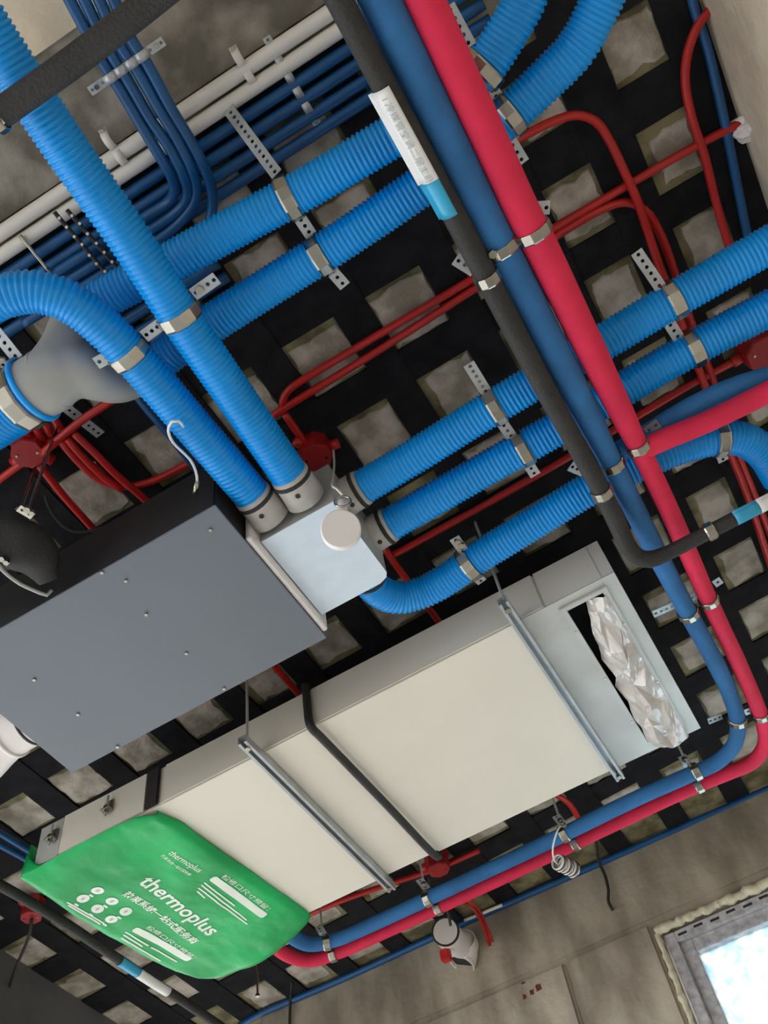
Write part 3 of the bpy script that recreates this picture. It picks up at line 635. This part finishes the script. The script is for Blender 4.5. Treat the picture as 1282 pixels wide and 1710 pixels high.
# white round cap on a wire
cc = at(569, 884, 1.34); cp = thing('hanging_cap', 'white round plastic cap hanging in front of the silver box', 'cap', cc)
view = (Vector((0, 0, CAMZ))-cc).normalized(); nrm = (view+Vector((0.10, -0.22, 0.15))).normalized()
V, Fc = sweep([cc+nrm*0.006, cc+nrm*0.003, cc-nrm*0.012, cc-nrm*0.014], [0.0325, 0.0345, 0.0345, 0.030], 36); obj('disc', V, Fc, 'cap', cp)
ring('loop', at(572, 838, 1.37), (nrm+Vector((0, 0, .6))).normalized(), 0.0135, 0.004, 'steel', cp, 20, 0.0012, True)
obj('stem', *sweep([cc-nrm*0.014, at(572, 850, 1.38), at(572, 838, 1.40)], 0.009, 12), 'cap', cp, True)
tube('wire', pts([(571, 826, 1.375), (562, 816, 1.40), (555, 812, 1.43), (556, 795, 1.5), (558, 775, 1.6), (556, 745, 1.74)]), 0.0022, 'wire', cp, 8)
# white pipe stub at the unit's far end
ws = thing('pipe_stub', 'white plastic pipe stub at the far end of the slate unit', 'pipe', at(20, 1250, 1.47))
taper('tube', [Vector((-1.145, 0.955, CAMZ+1.462)), Vector((-1.20, 0.955, CAMZ+1.462)), Vector((-1.27, 0.965, CAMZ+1.46)), Vector((-1.34, 0.985, CAMZ+1.46)), Vector((-1.45, 1.0, CAMZ+1.46))], [.052, .052, .055, .055, .055], 'cap', ws)
ring('rim', Vector((-1.215, 0.955, CAMZ+1.462)), Vector((1, 0, 0)), 0.052, 0.008, 'cap', ws, 28, 0.003, True)
ring('gasket', Vector((-1.165, 0.955, CAMZ+1.462)), Vector((1, 0, 0)), 0.052, 0.006, 'blackfoam', ws, 28, 0.001, True)
ring('rim', Vector((-1.30, 0.972, CAMZ+1.46)), Vector((1, .15, 0)).normalized(), 0.055, 0.005, 'greypvc', ws, 28, 0.001, True)
# black insulation wrap and shiny bracket beside the unit
iw = thing('insulation_wrap', 'black rubber insulation wrap bulging beside the slate unit', 'insulation', at(60, 920, 1.5))
def blob(name, P, R, m, parent, seg=22, amp=0.25):
    Q = resample(smoothpath(P), 0.008); n = len(Q)-1; rad = []
    for i in range(n+1):
        f = i/n*(len(R)-1); k = min(int(f), len(R)-2); rad.append(R[k]*(1-(f-k))+R[k+1]*(f-k))
    V, Fc = sweep(Q, rad, seg); V = [v+(v-Q[min(i//seg, n)])*amp*noise.noise(v*26) for i, v in enumerate(V)]
    return obj(name, V, Fc, m, parent, True)
blob('wrap', pts([(-90, 925, 1.46), (-20, 905, 1.46), (34, 908, 1.45), (64, 935, 1.43), (80, 972, 1.41)]), [.062, .062, .056, .044, .016], 'blackfoam', iw)
tube('edge_cord', pts([(-25, 920, 1.39), (8, 956, 1.39), (35, 976, 1.39), (62, 988, 1.39), (78, 994, 1.39), (86, 986, 1.40)]), 0.0032, 'greypvc', iw, 8)
tube('cable', pts([(75, 828, 1.6), (88, 858, 1.6), (118, 886, 1.59), (180, 880, 1.585), (250, 848, 1.585), (320, 805, 1.585), (350, 780, 1.6)]), 0.0035, 'blackfoam', vu, 8)
for (x, y, h_, s_) in ((47, 854, 1.41, 'upper'), (4, 936, 1.395, 'lower')):
    t = thing('hanger_clip', s_+' shiny steel hanger clip on the black wrap', 'bracket', at(x, y, h_))
    perforated('plate', at(x-16, y-6, h_), at(x+8, y+8, h_), Vector((0, -.4, 1)), t, 0.016, 0.012, 0.003, m='steel')
    hexnut('nut', at(x-2, y-4, h_-.006), t, 0.006, 0.008); hexnut('nut', at(x+6, y+2, h_-.006), t, 0.005, 0.008)
    V, Fc = sweep([at(x, y, h_), at(x, y, h_)+UP*(CAMZ+HS-at(x, y, h_).z)], 0.003, 8); obj('rod', V, Fc, 'steel', t)
# white earth wire with lug
ew = thing('earth_wire', 'white wire loop with a metal tip beside the arching hose', 'wire', at(300, 760, 1.45))
tube('sheath', pts([(306, 712, 1.42), (298, 703, 1.405), (288, 703, 1.405), (281, 714, 1.41), (288, 738, 1.43), (304, 754, 1.44), (318, 768, 1.44), (328, 790, 1.44), (329, 806, 1.44)]), 0.0024, 'wire', ew, 8)
tube('tip', pts([(329, 804, 1.44), (327, 814, 1.438), (325, 824, 1.436)]), 0.0045, 'steel', ew, 8)

# ================================================================ CREAM DUCTED UNIT
az = CAMZ+1.45; at_ = CAMZ+1.56
AY0, AY1 = 1.304, 1.843
ac = thing('ducted_air_conditioner', 'long cream ducted air conditioner hung on two steel rails', 'air conditioner', (-0.7, 1.57, az))
AL = -1.455
box('casing', AL, -0.16, AY0, AY1, az+0.003, at_, 'cream', ac, 0.003)
box('bottom_panel', AL+.02, -0.853, AY0+.001, AY1-.001, az-0.0015, az+0.003, 'cream', ac, 0.001)
box('bottom_panel', -0.835, -0.712, AY0+.002, AY1-.002, az+0.0005, az+0.003, 'cream', ac, 0.0005)
box('bottom_panel', -0.695, -0.232, AY0+.001, AY1-.001, az-0.0015, az+0.003, 'cream', ac, 0.001)
ox0, ox1, oy0, oy1 = -0.128, -0.048, 1.335, 1.80
box('outlet_panel', -0.218, ox0, AY0, AY1, az, az+0.003, 'galv', ac)
box('outlet_panel', ox1, -0.009, AY0, AY1, az, az+0.003, 'galv', ac)
box('outlet_panel', ox0, ox1, AY0, oy0, az, az+0.003, 'galv', ac)
box('outlet_panel', ox0, ox1, oy1, AY1, az, az+0.003, 'galv', ac)
box('outlet_side', -0.1599, -0.009, AY0, AY0+.003, az+0.0031, at_, 'cream', ac)
box('outlet_side', -0.1599, -0.009, AY1-.003, AY1, az+0.0031, at_, 'cream', ac)
box('outlet_side', -0.012, -0.009, AY0+.0031, AY1-.0031, az+0.0031, at_, 'cream', ac)
box('outlet_top', -0.1599, -0.0121, AY0+.0031, AY1-.0031, at_-.004, at_, 'dark', ac)  # dark colour stands in for shade up inside the outlet
box('cavity_shade', -0.1598, -0.156, AY0+.0032, AY1-.0032, az+.004, at_-.005, 'dark', ac)  # dark sheet added so the outlet cavity looks shaded
for (a, b, c_, d_) in ((ox0-.012, ox0, oy0-.012, oy1+.012), (ox1, ox1+.012, oy0-.012, oy1+.012), (ox0, ox1, oy0-.012, oy0), (ox0, ox1, oy1, oy1+.012)):
    box('outlet_frame', a, b, c_, d_, az-0.006, az-0.0002, 'galv', ac, 0.001)
for (x, y) in ((ox0-.006, oy0+.06), (ox0-.006, oy0+.22), (ox0-.006, oy0+.38), (ox1+.006, oy0+.10), (ox1+.006, oy0+.30)):
    hexnut('screw', Vector((x, y, az-0.007)), ac, 0.0025, 0.002)
box('bend_line', -0.0385, -0.0375, AY0+.005, AY1-.005, az-0.0006, az, 'greypvc', ac)
box('seam_line', -0.036, -0.0345, AY0-.0008, AY0, az+0.004, at_-.004, 'greypvc', ac)
box('side_panel', -0.71, -0.165, AY0-.0025, AY0, az+0.002, at_-.001, 'cream', ac, 0.0008)
box('side_panel', -1.10, -0.722, AY0-.0025, AY0, az+0.002, at_-.001, 'cream', ac, 0.0008)
box('side_panel', -1.385, -1.150, AY0-.006, AY0, az+0.002, at_-.001, 'cream', ac, 0.0008)
box('side_panel', AL, -1.388, AY0-.004, AY0, az+0.002, at_-.001, 'galv', ac, 0.0008)
box('rubber_joint', -1.148, -1.112, AY0-.008, AY0, az+0.002, at_+.002, 'blackfoam', ac, 0.003)
# foil in the outlet
fl = []
nu, nv = 4, 11; V = []; Fc = []
rf = random.Random(11)
left = [.55, .40, .24, .22, .10, .18, .02, .12, .0, .06, .0, .05]
for j in range(nv+1):
    for i in range(nu+1):
        u, v = i/nu, j/nv
        xl = ox0+(ox1-ox0)*left[j] if j else ox0+(ox1-ox0)*.55
        xr = ox1+0.003+(0.004 if v > .6 else 0)
        x = xl+(xr-xl)*u+(rf.uniform(-.008, .008) if 0 < i < nu else 0); y = oy0+0.006+(oy1+0.036-oy0)*v+rf.uniform(-.014, .014)*(1 if 0 < j < nv else 0)
        z = az-0.012*math.sin(math.pi*v)-0.012*(v**4)+rf.uniform(-.017, .012)
        if i == nu: z = az-0.007
        if i == 0: z = az+rf.uniform(-.006, .012)
        V.append((x, y, z))
for j in range(nv):
    for i in range(nu):
        a = j*(nu+1)+i; b4 = (a, a+1, a+nu+2, a+nu+1)
        if rf.random() < .5: Fc += [(b4[0], b4[1], b4[2]), (b4[0], b4[2], b4[3])]
        else: Fc += [(b4[0], b4[1], b4[3]), (b4[1], b4[2], b4[3])]
fo = obj('foil_sheet', V, Fc, 'foil', None)
bm = bmesh.new(); bm.from_mesh(fo.data)
bmesh.ops.subdivide_edges(bm, edges=bm.edges[:], cuts=3, use_grid_fill=True)
for v_ in bm.verts:
    q = v_.co.copy(); v_.co.z += 0.0035*noise.noise(q*70)+0.002*noise.noise(q*190); v_.co.x += 0.002*noise.noise(q*60+Vector((5, 5, 5)))
bm.to_mesh(fo.data); bm.free()
md = fo.modifiers.new('s', 'SMOOTH'); md.factor = 0.4; md.iterations = 1
md = fo.modifiers.new('t', 'SOLIDIFY'); md.thickness = 0.0008
tag(fo, 'crumpled torn pale foil sheet stuffed in the outlet opening', 'foil')
# rails
def rail(label, x, ya, yb):
    t = thing('hanger_rail', label, 'rail', (x, ya, az-0.012), 'steel hanger rails')
    w_, hgt = 0.021, 0.020; z0 = az-0.0225
    box('web', x-w_/2, x+w_/2, ya, yb, z0+hgt-0.002, z0+hgt, 'zinc', t)
    box('flange', x-w_/2, x-w_/2+.002, ya, yb, z0, z0+hgt-.002, 'zinc', t); box('flange', x+w_/2-.002, x+w_/2, ya, yb, z0, z0+hgt-.002, 'zinc', t)
    box('lip', x-w_/2+.002, x-w_/2+.006, ya, yb, z0, z0+.002, 'zinc', t); box('lip', x+w_/2-.006, x+w_/2-.002, ya, yb, z0, z0+.002, 'zinc', t)
    for y in (ya+0.02, yb-0.015):
        V, Fc = sweep([Vector((x, y, z0-.004)), Vector((x, y, CZ))], 0.0032, 8); rd = obj('rod', V, Fc, 'rodz', t)
        hexnut('nut', Vector((x, y, z0-.001)), rd, 0.0065, 0.006)
rail('steel channel rail nearest the green bag under the cream unit', -0.846, 1.235, 1.875)
rail('steel channel rail nearest the foil outlet under the cream unit', -0.225, 1.225, 1.862)
# small hanger brackets on the unit's side
for (x, y, l) in ((166, 1343, 'silver hanger bracket on the unit side farther from the bag corner'), (66, 1388, 'silver hanger bracket on the unit side at the bag corner')):
    p = at(x, y, 1.5); t = thing('hanger_bracket', l, 'bracket', p, 'silver hanger brackets')
    box('plate', p.x-.012, p.x+.012, AY0-.024, AY0-.006, p.z-.002, p.z+.002, 'steel', t, .0008)
    box('plate', p.x-.012, p.x+.012, AY0-.010, AY0-.0062, p.z+.002, p.z+.03, 'steel', t, .0008)
    q = Vector((p.x, AY0-.016, p.z)); V, Fc = sweep([q-UP*.02, q+UP*.04], 0.0032, 8); obj('rod', V, Fc, 'rodz', t)
    hexnut('nut', q-UP*.006, t, 0.007, 0.007); hexnut('nut', q+UP*.006, t, 0.007, 0.007)

# ================================================================ GREEN BAG
bg_ = thing('protective_bag', 'green printed plastic protective bag wrapped over the unit end', 'bag', at(270, 1500, 1.43))
cA, cB, cC, cD = at(258, 1353, 1.43), at(34, 1468, 1.43), at(335, 1646, 1.43), at(522, 1539, 1.43)
def bagz(x, y):
    return CAMZ+1.43+0.006*noise.noise(Vector((x*7, y*5, 1)))+0.003*noise.noise(Vector((x*17, y*12, 4)))+0.0012*noise.noise(Vector((x*45, y*30, 7)))
nu, nv = 44, 56; V = []; Fc = []
def bpt(u, v):
    a = cA.lerp(cB, u); d = cD.lerp(cC, u); p = a.lerp(d, v)
    bul = math.sin(math.pi*u)*0.040*v**6 - math.sin(math.pi*min(1, u*1.0))*0.006*(1-v)**6
    p = p+Vector((-0.017*math.sin(math.pi*v)*u**5, bul, 0))
    cen = (cA+cB+cC+cD)/4
    for (cu, cv, k_, sz) in ((1, 1, .028, .14), (0, 0, .020, .14), (0, 1, .006, .06)):
        cut = max(0, 1-(abs(u-cu)+abs(v-cv))/sz)
        p = p+(cen-p).normalized()*(k_*cut)
    return Vector((p.x, p.y, 0))
for j in range(nv+1):
    for i in range(nu+1):
        u, v = i/nu, j/nv; p = bpt(u, v); z = bagz(p.x, p.y)
        e = min(u, 1-u, v, 1-v)
        z += 0.006*max(0, 1-e/0.03)
        V.append((p.x, p.y, z))
idx = lambda i, j: j*(nu+1)+i
for j in range(nv):
    for i in range(nu): Fc.append((idx(i, j), idx(i+1, j), idx(i+1, j+1), idx(i, j+1)))
# skirts folded up round the end and the wall side, with a small turn-up at the cream panel
def skirt(ids, hgt, inx, iny, wig):
    prev = ids
    for lev in (1, 2, 3):
        cur = []
        for k, a in enumerate(ids):
            b0 = V[a]; q = lev/3.0; hh = hgt(k/(len(ids)-1))*q
            wv = wig*noise.noise(Vector((b0[0]*30, b0[1]*30, lev*1.3)))
            V.append((b0[0]+inx*q+wv, b0[1]+iny*q+wv, b0[2]+hh)); cur.append(len(V)-1)
        for k in range(len(ids)-1): Fc.append((prev[k], prev[k+1], cur[k+1], cur[k]))
        prev = cur
skirt([idx(nu, j) for j in range(nv+1)], lambda t: 0.085, 0.012, 0, 0.004)
skirt([idx(i, nv) for i in range(nu+1)], lambda t: 0.05, 0, -0.004, 0.004)
skirt([idx(i, 0) for i in range(nu, nu-9, -1)], lambda t: 0.065*(1-t)**1.5+.002, 0, 0.004, 0.002)
skirt([idx(0, j) for j in range(nv+1)], lambda t: 0.010, 0.002, 0, 0.001)
sh = obj('film', V, Fc, 'green', bg_, True); md = sh.modifiers.new('t', 'SOLIDIFY'); md.thickness = 0.0006; md.offset = 1
bz = lambda x, y: bagz(x, y)-0.0016
def bp(x, y): return at(x, y, 1.43)
flattext('lettering', 'thermoplus', bp(230, 1472), bp(348, 1561), 0.060, 'print', bg_, bz, off=0.02)
flattext('lettering', '热泵系统一站式服务商', bp(204, 1492), bp(322, 1574), 0.026, 'print', bg_, bz, off=0.02)
flattext('lettering', 'thermoplus', bp(280, 1425), bp(331, 1456), 0.026, 'print', bg_, bz, off=0.006)
flattext('lettering', '热泵系统一站式服务商', bp(268, 1430), bp(316, 1461), 0.0105, 'print', bg_, bz, off=0.008)
flattext('lettering', '检修口尺寸预留：', bp(369, 1463), bp(446, 1520), 0.017, 'print', bg_, bz, off=0.004)
flattext('lettering', '检修口尺寸预留：', bp(243, 1550), bp(322, 1600), 0.017, 'print', bg_, bz, off=0.004)
def pill(a, b, wid):
    p0, p1 = bp(*a), bp(*b); d = (p1-p0); d.z = 0; L = d.length; d.normalize(); u = Vector((d.y, -d.x, 0)); V = []; n = 40
    for k in range(n+1):
        for s in (-.5, .5):
            e = min(1, (k/n)*L/(wid*.35)+.55, (1-k/n)*L/(wid*.35)+.55); q = p0+d*(L*k/n)+u*(wid*s*e); V.append((q.x, q.y, bz(q.x, q.y)))
    obj('print_bar', V, [(2*k, 2*k+1, 2*k+3, 2*k+2) for k in range(n)], 'print', bg_)
pill((354, 1464), (442, 1529), 0.021); pill((224, 1551), (317, 1602), 0.021)
for (a, b) in (((341, 1472), (392, 1511)), ((336, 1476), (412, 1535)), ((331, 1481), (413, 1542)), ((329, 1487), (342, 1498))): pill(a, b, 0.0042)
for (a, b) in (((209, 1556), (248, 1579)), ((206, 1561), (238, 1580)), ((252, 1582), (296, 1605)), ((202, 1566), (268, 1604)), ((112, 1504), (174, 1541)), ((114, 1509), (168, 1542))): pill(a, b, 0.0045)
for (x, y) in ((163, 1487), (139, 1500), (187, 1505), (163, 1517.5), (210, 1522), (186, 1534)):
    c = bp(x, y); n = 24; r = 0.0145
    V = [(c.x+r*math.cos(2*math.pi*k/n), c.y+r*math.sin(2*math.pi*k/n)) for k in range(n)]
    obj('print_dot', [(a, b, bz(a, b)) for a, b in V], [tuple(range(n))], 'print', bg_)
    V = [(c.x+r*.42*math.cos(2*math.pi*k/6), c.y+r*.22*math.sin(2*math.pi*k/6)) for k in range(6)]
    obj('print_mark', [(a, b, bz(a, b)-.0006) for a, b in V], [tuple(range(6))], 'printd', bg_)
    pill((x-14, y+7), (x-8, y+11), 0.006)

# ================================================================ WALL SIDE DETAILS
conduit('blue conduit running along the top of the window wall', [(400, 1712, 1.735), (430, 1695, 1.735), (560, 1640, 1.735), (800, 1530, 1.735), (1000, 1442, 1.735), (1282, 1318, 1.735), (1340, 1292, 1.735)], 1.735, 'bluepvc', 0.0105, None, GB)
# white elbow with red tape hanging by the wall
we = thing('pipe_elbow', 'white plastic pipe elbow with red tape hanging by the window wall', 'pipe fitting', at(762, 1580, 1.62))
eP = pts([(744, 1556, 1.600), (752, 1566, 1.615), (766, 1576, 1.64), (780, 1578, 1.66)]); V, Fc = sweep(resample(smoothpath(eP), .004), 0.039, 26); obj('socket', V, Fc, 'cap', we, True)
d0 = (eP[0]-eP[1]).normalized(); ring('rim', eP[0]+d0*0.002, d0, 0.037, 0.006, 'blackfoam', we, 26, 0.0022, True)
obj('socket_end', *sweep([eP[0]+d0*0.001, eP[0]+d0*0.005], 0.0355, 26), 'whitepvc', we)
eQ = pts([(772, 1568, 1.65), (776, 1585, 1.64), (774, 1602, 1.62), (771, 1611, 1.605)]); Q = resample(smoothpath(eQ), .004); V, Fc = sweep(Q, 0.039, 26, False); o = obj('branch', V, Fc, 'cap', we, True); md = o.modifiers.new('t', 'SOLIDIFY'); md.thickness = .003
dq = (Q[-1]-Q[-3]).normalized(); obj('plug_or_bore_shade', *sweep([Q[-1]-dq*.014, Q[-1]-dq*.012], 0.036, 26), 'dark', we)  # dark disc paints the shade inside the open branch
tq = at(744, 1594, 1.560); box('red_tape', tq.x-.014, tq.x+.014, tq.y-.012, tq.y+.012, tq.z-.020, tq.z+.014, 'orange', we, .003)
tag(tube('cable', pts([(716, 1462, 1.62), (718, 1488, 1.60), (735, 1510, 1.60), (748, 1525, 1.61), (752, 1545, 1.6)]), 0.004, 'blackfoam', None, 8), 'black cable looping down to the white elbow', 'cable')
tag(tube('rod', pts([(775, 1537, 1.68), (838, 1511, 1.68)]), 0.005, 'whitepvc', None, 8), 'short white rod sticking out near the window wall', 'rod')
mh = thing('metal_hose', 'coiled silver metal hose end on a thin wire by the wall', 'hose', at(945, 1447, 1.45))
for i in range(6):
    f = i/5; c = at(931+f*26, 1440+f*12, 1.45); ring('coil', c, (at(957, 1452, 1.45)-at(931, 1440, 1.45)).normalized(), 0.0165, 0.0065, 'steel' if i % 2 else 'whitepvc', mh, 18, 0.0016+0.0012*(i % 2), True)
tube('wire', pts([(938, 1376, 1.50), (930, 1388, 1.465), (923, 1414, 1.45), (925, 1436, 1.45), (934, 1446, 1.45)]), 0.0022, 'wire', mh, 8)
tag(tube('cable', [at(992, 1392, 1.745), at(996, 1412, 1.735), aty(1000, 1440, 2.545), aty(1010, 1462, 2.555), aty(1016, 1490, 2.56), aty(1015, 1505, 2.56), aty(1023, 1520, 2.565)], 0.0045, 'blackfoam', None, 8), 'black cable hanging down the window wall from the ceiling', 'cable')
tag(tube('cable', [at(487, 1640, 1.74), aty(485, 1664, 2.545), aty(484, 1690, 2.56), aty(483, 1740, 2.565)], 0.0045, 'blackfoam', None, 8), 'straight black cable hanging at the end of the window wall', 'cable')
hr = thing('threaded_rod', 'loose threaded rod hanging below the green bag corner', 'rod', at(430, 1664, 1.5))
V, Fc = sweep([at(430, 1664, 1.5), Vector((at(430, 1664, 1.5).x, at(430, 1664, 1.5).y, CZ))], 0.0032, 8); obj('rod', V, Fc, 'steel', hr); hexnut('nut', at(430, 1662, 1.5), hr, 0.006, 0.008)
for i in range(2):
    conduit(('upper', 'lower')[i]+' blue conduit at the corner of the green bag', [(-40, 1366+i*22), (0, 1391+i*20), (44, 1418+i*17), (90, 1446+i*16)], 1.70, 'bluepvc', 0.0085, None, GB)
# sealing foam lump where the conduit meets the beige wall
bm = bmesh.new(); bmesh.ops.create_icosphere(bm, subdivisions=3, radius=0.024)
for v in bm.verts: v.co *= 1+0.55*noise.noise(v.co*55)+0.2*noise.noise(v.co*140)
me = bpy.data.meshes.new('foam_lump'); bm.to_mesh(me); bm.free(); me.materials.append(MT['cap']); fo = bpy.data.objects.new('foam_lump', me); C.objects.link(fo); fo.location = at(1248, 211, HR-.002)
tag(fo, 'white sealing foam lump where the red conduit meets the beige wall', 'foam')
